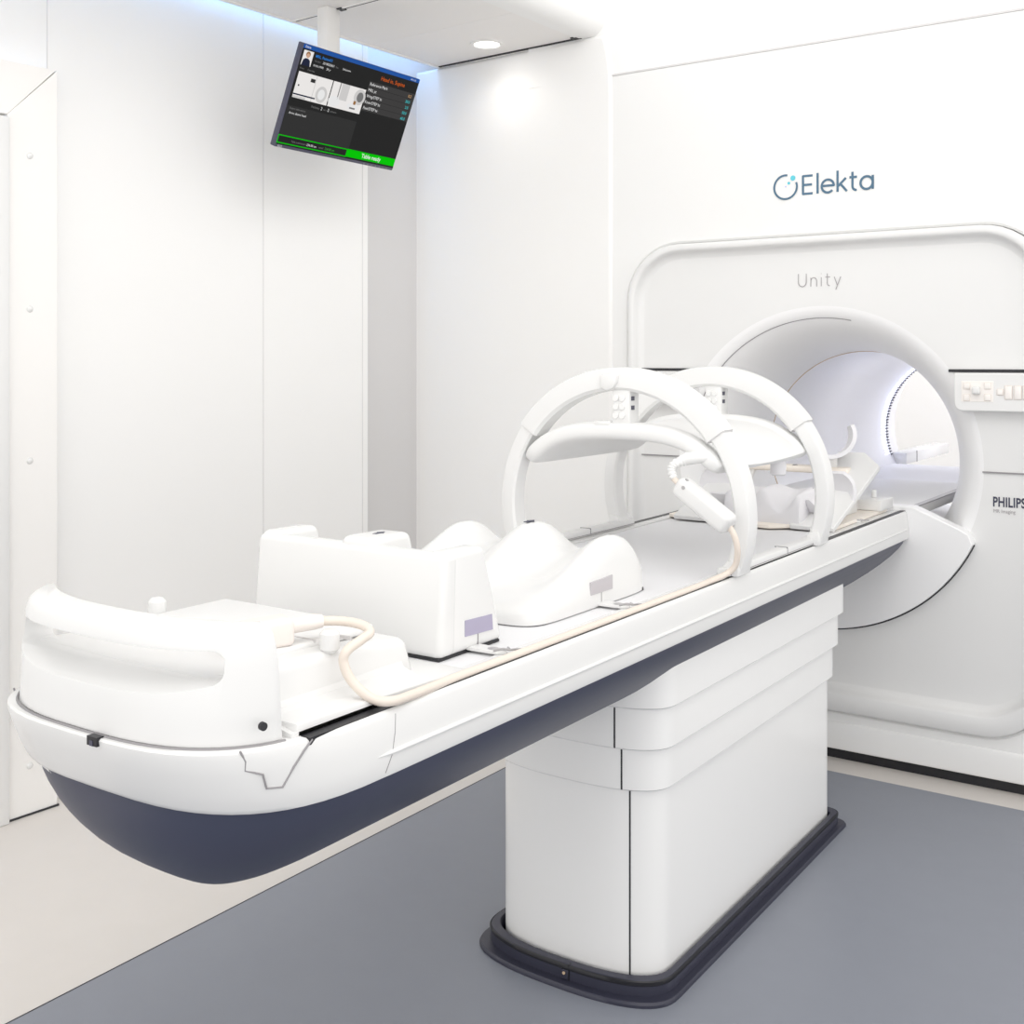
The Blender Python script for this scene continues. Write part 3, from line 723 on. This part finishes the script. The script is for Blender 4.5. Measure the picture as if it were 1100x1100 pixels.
# ------------------------------------------------------------------ imaging coil on its bridge
ic = thing('imaging_coil', 'white imaging coil held by two hoops over the couch', 'imaging coil', (CX, 2.92, .936))
AX, AZ = -1.458, 1.072
def band(bm, r0, r1, y0, y1, a0, a1, n=48, b=.006):
    rings = []
    for k in range(n+1):
        a = math.radians(a0+(a1-a0)*k/n); c_, s_ = math.cos(a), math.sin(a)
        sec = [(r0, y0+b), (r0+b, y0), (r1-b, y0), (r1-b*.3, y0+b*.3), (r1, y0+b), (r1, y1-b), (r1-b, y1), (r0+b, y1), (r0, y1-b)]
        rings.append([(AX+r*c_, y, AZ+r*s_) for r, y in sec])
    loft(bm, rings, True, True, True)
for i, yc in enumerate((2.635, 3.205)):
    bm = B(); band(bm, .324, .366, yc-.029, yc+.029, -21, 201, 96); hp = obj('hoop', bm, M['plastic'], ic, smooth=40)
    bm = B(); band(bm, .312, .372, yc-.033, yc+.033, 36, 144, 64, b=.008); obj('hoop_cover', bm, M['gloss'], ic, smooth=40)
    for a in (36, 144):
        bm = B(); band(bm, .323, .3675, yc-.030, yc+.030, a-.4 if a < 90 else a-.1, a+.1 if a < 90 else a+.4, 1, b=.003)
        obj('hoop_joint', bm, M['seam'], hp)
    for s in (-1, 1):
        bm = B(); prism(bm, [(AX+s*.294, .936), (AX+s*.342, .936), (AX+s*.342, .955), (AX+s*.338, .975), (AX+s*.312, .972), (AX+s*.294, .95)], 'y', yc-.04, yc+.04, .004, 2); obj('foot', bm, M['plastic'], ic)
    bm = B(); box(bm, -1.472, -1.420, yc-.028, yc+.024, 1.285, 1.385, .004, 2); po = obj('post', bm, M['gloss'], ic)
    for r in range(3):
        for c_ in range(2):
            bm = B(); cyl(bm, (-1.4605+c_*.0185, yc-.029, 1.364-r*.0225), (0, 1, 0), .0085, .006, 18, .001); obj('button', bm, M['plastic'], po)
    for r in range(2):
        bm = B(); box(bm, -1.4225, -1.4185, yc-.020, yc-.004, 1.358-r*.024, 1.369-r*.024); obj('notch', bm, M['bezel'], po, smooth=0)
bm = B(); prism(bm, [(-1.455, 1.43), (-1.448, 1.425), (-1.452, 1.405), (-1.462, 1.39), (-1.485, 1.382), (-1.50, 1.392), (-1.50, 1.425)], 'y', 2.592, 2.612, .004, 2); obj('release_lever', bm, M['gloss'], ic)
for s in (-1, 1):
    a, b = sorted((AX+s*.290, AX+s*.325))
    bm = B(); box(bm, a, b, 2.585, 3.245, .936, .957, .005, 2); rr = obj('base_rail', bm, M['plastic'], ic)
    bm = B(); box(bm, a-.001, b+.001, 2.965, 2.967, .94, .9585); box(bm, a-.0008, b+.0008, 2.59, 3.24, .9405, .9420); obj('rail_seam', bm, M['greygap'], rr, smooth=0)
# saddle shaped shell
def sad(x):
    t = abs(x)/.285
    return 1.288-.020*t**2-.070*t**4.2
sec = [(2.598, -.032), (2.598, -.002), (2.602, .014), (2.636, .016), (2.642, .014), (2.650, .0), (2.66, -.001), (3.16, -.001), (3.170, .0), (3.178, .014), (3.184, .016), (3.236, .014), (3.244, -.002), (3.246, -.026), (3.20, -.034), (2.65, -.034)]
bm = B(); rings = []
xs = [-.292, -.285, -.27, -.24, -.20, -.15, -.09, 0, .09, .15, .20, .24, .27, .285, .292]
for x in xs:
    d = (sad(x+.002)-sad(x-.002))/.004; nx, nz = -d, 1; l = math.hypot(nx, nz); nx, nz = nx/l, nz/l
    tk = .55 if abs(x) > .288 else (.85 if abs(x) > .28 else 1)
    rings.append([(AX+x+nx*h*tk, y if abs(x) < .28 else y+(.012 if y < 2.9 else -.012)*(1 if abs(x) < .288 else 1.6), sad(x)+nz*h*tk) for y, h in sec])
loft(bm, rings, True, True, True); cs = obj('coil_shell', bm, M['plastic'], ic, smooth=180, subsurf=2)
bm = B(); box(bm, -1.522, -1.475, 2.600, 2.64, 1.291, 1.3035, .004, 2); obj('shell_tab', bm, M['gloss'], ic)
bm = B(); cyl(bm, (-1.20, 3.07, 1.165), (0, 0, 1), .022, .05, 24, .004); obj('shell_socket', bm, M['cushion'], ic)

# ------------------------------------------------------------------ coil cable with its box
cc = thing('coil_cable', 'beige cable with white box running from coil to couch end', 'cable', (-1.2, 2.55, 1.11))
bm = B(); tube(bm, [(-1.195, 2.612, 1.220), (-1.225, 2.600, 1.221), (-1.250, 2.590, 1.218), (-1.262, 2.583, 1.212)], .02, 18, radii=[.008, .015, .0165, .014]); obj('coil_plug', bm, M['gloss'], cc)
pts = smoothpath([(-1.255, 2.585, 1.214), (-1.275, 2.572, 1.203), (-1.279, 2.566, 1.188), (-1.271, 2.562, 1.168)], 8)
bm = B(); n = len(pts); tube(bm, pts, .01, 14, radii=[(.0128-.004*i/n)+(.0011 if i % 3 < 2 else -.0012) for i in range(n)]); obj('strain_relief', bm, M['plastic'], cc, smooth=60)
bm = B(); tube(bm, smoothpath([(-1.272, 2.562, 1.170), (-1.258, 2.558, 1.160), (-1.235, 2.555, 1.145)], 4), .0075, 10); obj('cable_lead', bm, M['cable'], cc)
a_ = Vector((-1.243, 2.556, 1.150)); b_ = Vector((-1.128, 2.549, 1.074)); d_ = (b_-a_); mid = (a_+b_)/2
mx = Matrix.Translation(mid) @ d_.to_track_quat('X', 'Z').to_matrix().to_4x4()
bm = B(); box(bm, -.085, .085, -.026, .026, -.0265, .0265, .016, 5, mtx=mx); jb = obj('junction_box', bm, M['gloss'], cc)
for (x, y, z) in ((-.058, -.0255, .010), (-.066, -.012, .026)):
    p = mx @ Vector((x, y, z)); bm = B(); cyl(bm, p, (mx.to_3x3() @ (Vector((0, -1, 0)) if y < -.02 else Vector((0, 0, 1)))), .0048, .003, 16); obj('screw_hole', bm, M['chrome'], jb)
path = [(-1.140, 2.551, 1.082), (-1.122, 2.552, 1.066), (-1.107, 2.555, 1.040), (-1.103, 2.562, 1.005), (-1.113, 2.57, .968), (-1.132, 2.56, .948), (-1.143, 2.50, .940), (-1.143, 2.40, .9385), (-1.143, 2.0, .9385), (-1.143, 1.7, .9385), (-1.142, 1.5, .939), (-1.133, 1.38, .942), (-1.128, 1.325, .946), (-1.150, 1.305, .950), (-1.183, 1.297, .972), (-1.197, 1.292, 1.0), (-1.195, 1.297, 1.018), (-1.191, 1.325, 1.030), (-1.192, 1.346, 1.037), (-1.211, 1.350, 1.045), (-1.245, 1.336, 1.050), (-1.272, 1.300, 1.052), (-1.285, 1.265, 1.051)]
bm = B(); tube(bm, smoothpath(path, 8), .0076, 12); obj('cable', bm, M['cable'], cc, smooth=60)
bm = B(); tube(bm, [(-1.262, 1.312, 1.0525), (-1.268, 1.300, 1.0525), (-1.286, 1.262, 1.0505)], .012, 16, radii=[.0105, .0125, .0125]); obj('cable_sleeve', bm, M['connector'], cc)
d_ = Vector((-.035, -.080, -.004)); mx = Matrix.Translation((-1.303, 1.224, 1.046)) @ d_.to_track_quat('X', 'Z').to_matrix().to_4x4()
bm = B(); box(bm, -.046, .05, -.024, .024, -.024, .020, .010, 4, mtx=mx); obj('end_plug', bm, M['connector'], cc)

# ------------------------------------------------------------------ head and arm support board
hb = thing('arm_support_board', 'white board with grey arm cups and headrest near the bore', 'arm support', (CX, 3.7, .934))
bm = B(); prism(bm, [(-1.745, 3.48), (-1.70, 3.455), (-1.58, 3.455), (-1.53, 3.42), (-1.36, 3.40), (-1.30, 3.455), (-1.20, 3.44), (-1.175, 3.46), (-1.175, 4.02), (-1.745, 4.02)], 'z', .9365, .948, .003, 2); obj('base_plate', bm, M['cream'], hb)
bm = B(); prism(bm, [(-1.725, 3.47), (-1.70, 3.462), (-1.20, 3.462), (-1.18, 3.48), (-1.18, 4.0), (-1.725, 4.0)], 'z', .936, .9375); obj('pad_underside', bm, M['greygap'], hb, smooth=0)
# headrest: W-shaped cushion
bm = B(); rings = []
for (yy, k) in ((3.455, .55), (3.462, .9), (3.475, 1), (3.54, 1.0), (3.60, 1.0), (3.612, .97), (3.62, .8)):
    top = []
    back = max(0, min(1, (yy-3.475)/.12))
    for i in range(33):
        u = -1+2*i/32
        f = abs(u)
        z = .062+.032*math.cos(PI*2*f*.95)*(1-back*.8)+.028*back
        if f > .9: z -= (f-.9)*.18
        top.append((-1.408+u*.125, yy, .948+.012+z*k))
    rings.append([(-1.408-.125, yy, .948)]+top+[(-1.408+.125, yy, .948)])
loft(bm, rings, True, True, True); obj('headrest', bm, M['cushion'], hb, smooth=60)
def cup(bm, c, ax, up, r, L, a0, a1, th=.010):
    ax = Vector(ax).normalized(); up = (Vector(up)-ax*Vector(up).dot(ax)).normalized(); sd = ax.cross(up)
    rings = []
    N = 26
    for k in range(N+1):
        a = math.radians(a0+(a1-a0)*k/N); d = sd*math.cos(a)+up*math.sin(a)
        f = 1-abs(2*k/N-1)**5*.45
        o_ = Vector(c)
        rings.append([o_+d*(r+th)-ax*L/2*f, o_+d*(r+th)+ax*L/2*f, o_+d*r+ax*L/2*f, o_+d*r-ax*L/2*f])
    loft(bm, rings, True, True, True)
for s in (1, -1):
    X = lambda x: CX+s*(x-CX)
    # sloping side plate
    bm = B(); vs = [(-1.305, 3.43, .95), (-1.165, 3.43, .95), (-1.165, 3.90, 1.105), (-1.215, 3.90, 1.15), (-1.30, 3.88, 1.15), (-1.335, 3.55, .96)]
    up = [bm.verts.new((X(x), y, z)) for x, y, z in vs]; lo = [bm.verts.new((X(x), y+.008, z-.014)) for x, y, z in vs]
    bm.faces.new(up); bm.faces.new(list(reversed(lo)))
    for i in range(6): bm.faces.new((up[i], up[(i+1) % 6], lo[(i+1) % 6], lo[i]))
    obj('side_plate', bm, M['plastic'], hb, smooth=30, bevel=.003)
    bm = B(); prism(bm, [(3.60, .948), (3.86, .948), (3.86, 1.09), (3.80, 1.09)], 'x', X(-1.24)-.012, X(-1.24)+.012, .003, 2); obj('bracket', bm, M['plastic'], hb)
    # lower cup tilted towards the couch end, upper cup open to the top
    bm = B(); cup(bm, (X(-1.268), 3.60, 1.050), (.85*s, -.45, .06), (-.12*s, -.45, .85), .076, .15, 172, 368, th=.013); obj('arm_cup', bm, M['cushion'], hb, smooth=50)
    bm = B(); cyl(bm, (X(-1.255), 3.655, .985), (0, .3, 1), .018, .06, 20, .003); obj('cup_stem', bm, M['plastic'], hb)
    bm = B(); cup(bm, (X(-1.304), 3.79, 1.213), (.42*s, -.9, .12), (-.30*s, 0, 1), .072, .15, 172, 368, th=.013); obj('arm_cup', bm, M['cushion'], hb, smooth=50)
    bm = B(); cyl(bm, (X(-1.300), 3.80, 1.115), (0, 0, 1), .022, .05, 24, .003); obj('cup_stem', bm, M['plastic'], hb)
bm = B(); box(bm, -1.70, -1.23, 3.76, 3.83, 1.082, 1.104, .008, 3); obj('cross_bar', bm, M['cream'], hb)
arrow('arrow_mark', -1.42, 3.79, 1.1045, .6, hb, PI/2)
bm = B(); box(bm, -1.30, -1.165, 3.92, 4.06, .948, .985, .005, 2); obj('end_block', bm, M['plastic'], hb)
bm = B(); cyl(bm, (-1.215, 4.0, .998), (0, 0, 1), .009, .03, 16, .004); obj('peg', bm, M['gloss'], hb)
clip(hb, -1.222, 3.70)

# ------------------------------------------------------------------ light
w = bpy.data.worlds.new('world'); SC.world = w; w.use_nodes = True
nt = w.node_tree; bg = nt.nodes['Background']; bg.inputs['Color'].default_value = (1.0, .985, .965, 1)
tc = nt.nodes.new('ShaderNodeTexCoord'); sx = nt.nodes.new('ShaderNodeSeparateXYZ'); nt.links.new(tc.outputs['Generated'], sx.inputs[0])
def mth(op, a, b):
    n = nt.nodes.new('ShaderNodeMath'); n.operation = op
    for i, v in enumerate((a, b)):
        if isinstance(v, (int, float)): n.inputs[i].default_value = v
        else: nt.links.new(v, n.inputs[i])
    return n.outputs[0]
# the bright rest of the room: lighter towards the viewer's end and the right, softer overhead
fy = mth('MULTIPLY', mth('MAXIMUM', mth('MULTIPLY', sx.outputs['Y'], -1), 0), .45)
fx = mth('MULTIPLY', mth('MAXIMUM', sx.outputs['X'], 0), .40)
fz = mth('MULTIPLY', mth('MAXIMUM', sx.outputs['Z'], 0), -.20)
nt.links.new(mth('ADD', mth('ADD', mth('ADD', .95, fy), fx), fz), bg.inputs['Strength'])
def area(name, loc, rot, sx, sy, e, col=(1, 1, 1)):
    l = bpy.data.lights.new(name, 'AREA'); l.shape = 'RECTANGLE'; l.size = sx; l.size_y = sy; l.energy = e; l.color = col
    o = bpy.data.objects.new(name, l); COL.objects.link(o); o.location = loc; o.rotation_euler = rot; return o
area('side_luminaire', (-.4, 1.2, 3.4), (0, math.radians(50), 0), 1.2, 3.0, 22, (1, .985, .96))  # unseen fill light added to brighten the left walls
ba = area('rear_luminaire', (-1.0, 7.3, 1.7), (0, 0, 0), .8, .6, 9, (.93, .93, 1))  # fill light added out of view behind the scanner to brighten the bore
ba.rotation_euler = (Vector((-1.55, 5.6, 1.1))-Vector((-1.0, 7.3, 1.7))).to_track_quat('-Z', 'Y').to_euler()
bl = area('bore_lamp', (BX+.13, 5.45, BZ+.372), (0, 0, 0), .10, 1.3, 4.5, (.93, .93, 1))
bl.rotation_euler = Vector((-.36, 0, -.93)).to_track_quat('-Z', 'Y').to_euler()
area('rear_ceiling_lamp', (-2.2, 6.9, 3.0), (0, 0, 0), 1.2, 1.2, 3, (1, .98, .96))  # fill light added over the space behind the scanner

vs = SC.view_settings
vs.view_transform = 'Standard'; vs.look = 'None'; vs.exposure = 0.22; vs.gamma = 1.0; vs.use_curve_mapping = False
SC.cycles.max_bounces = 8; SC.cycles.diffuse_bounces = 5; SC.cycles.use_denoising = True
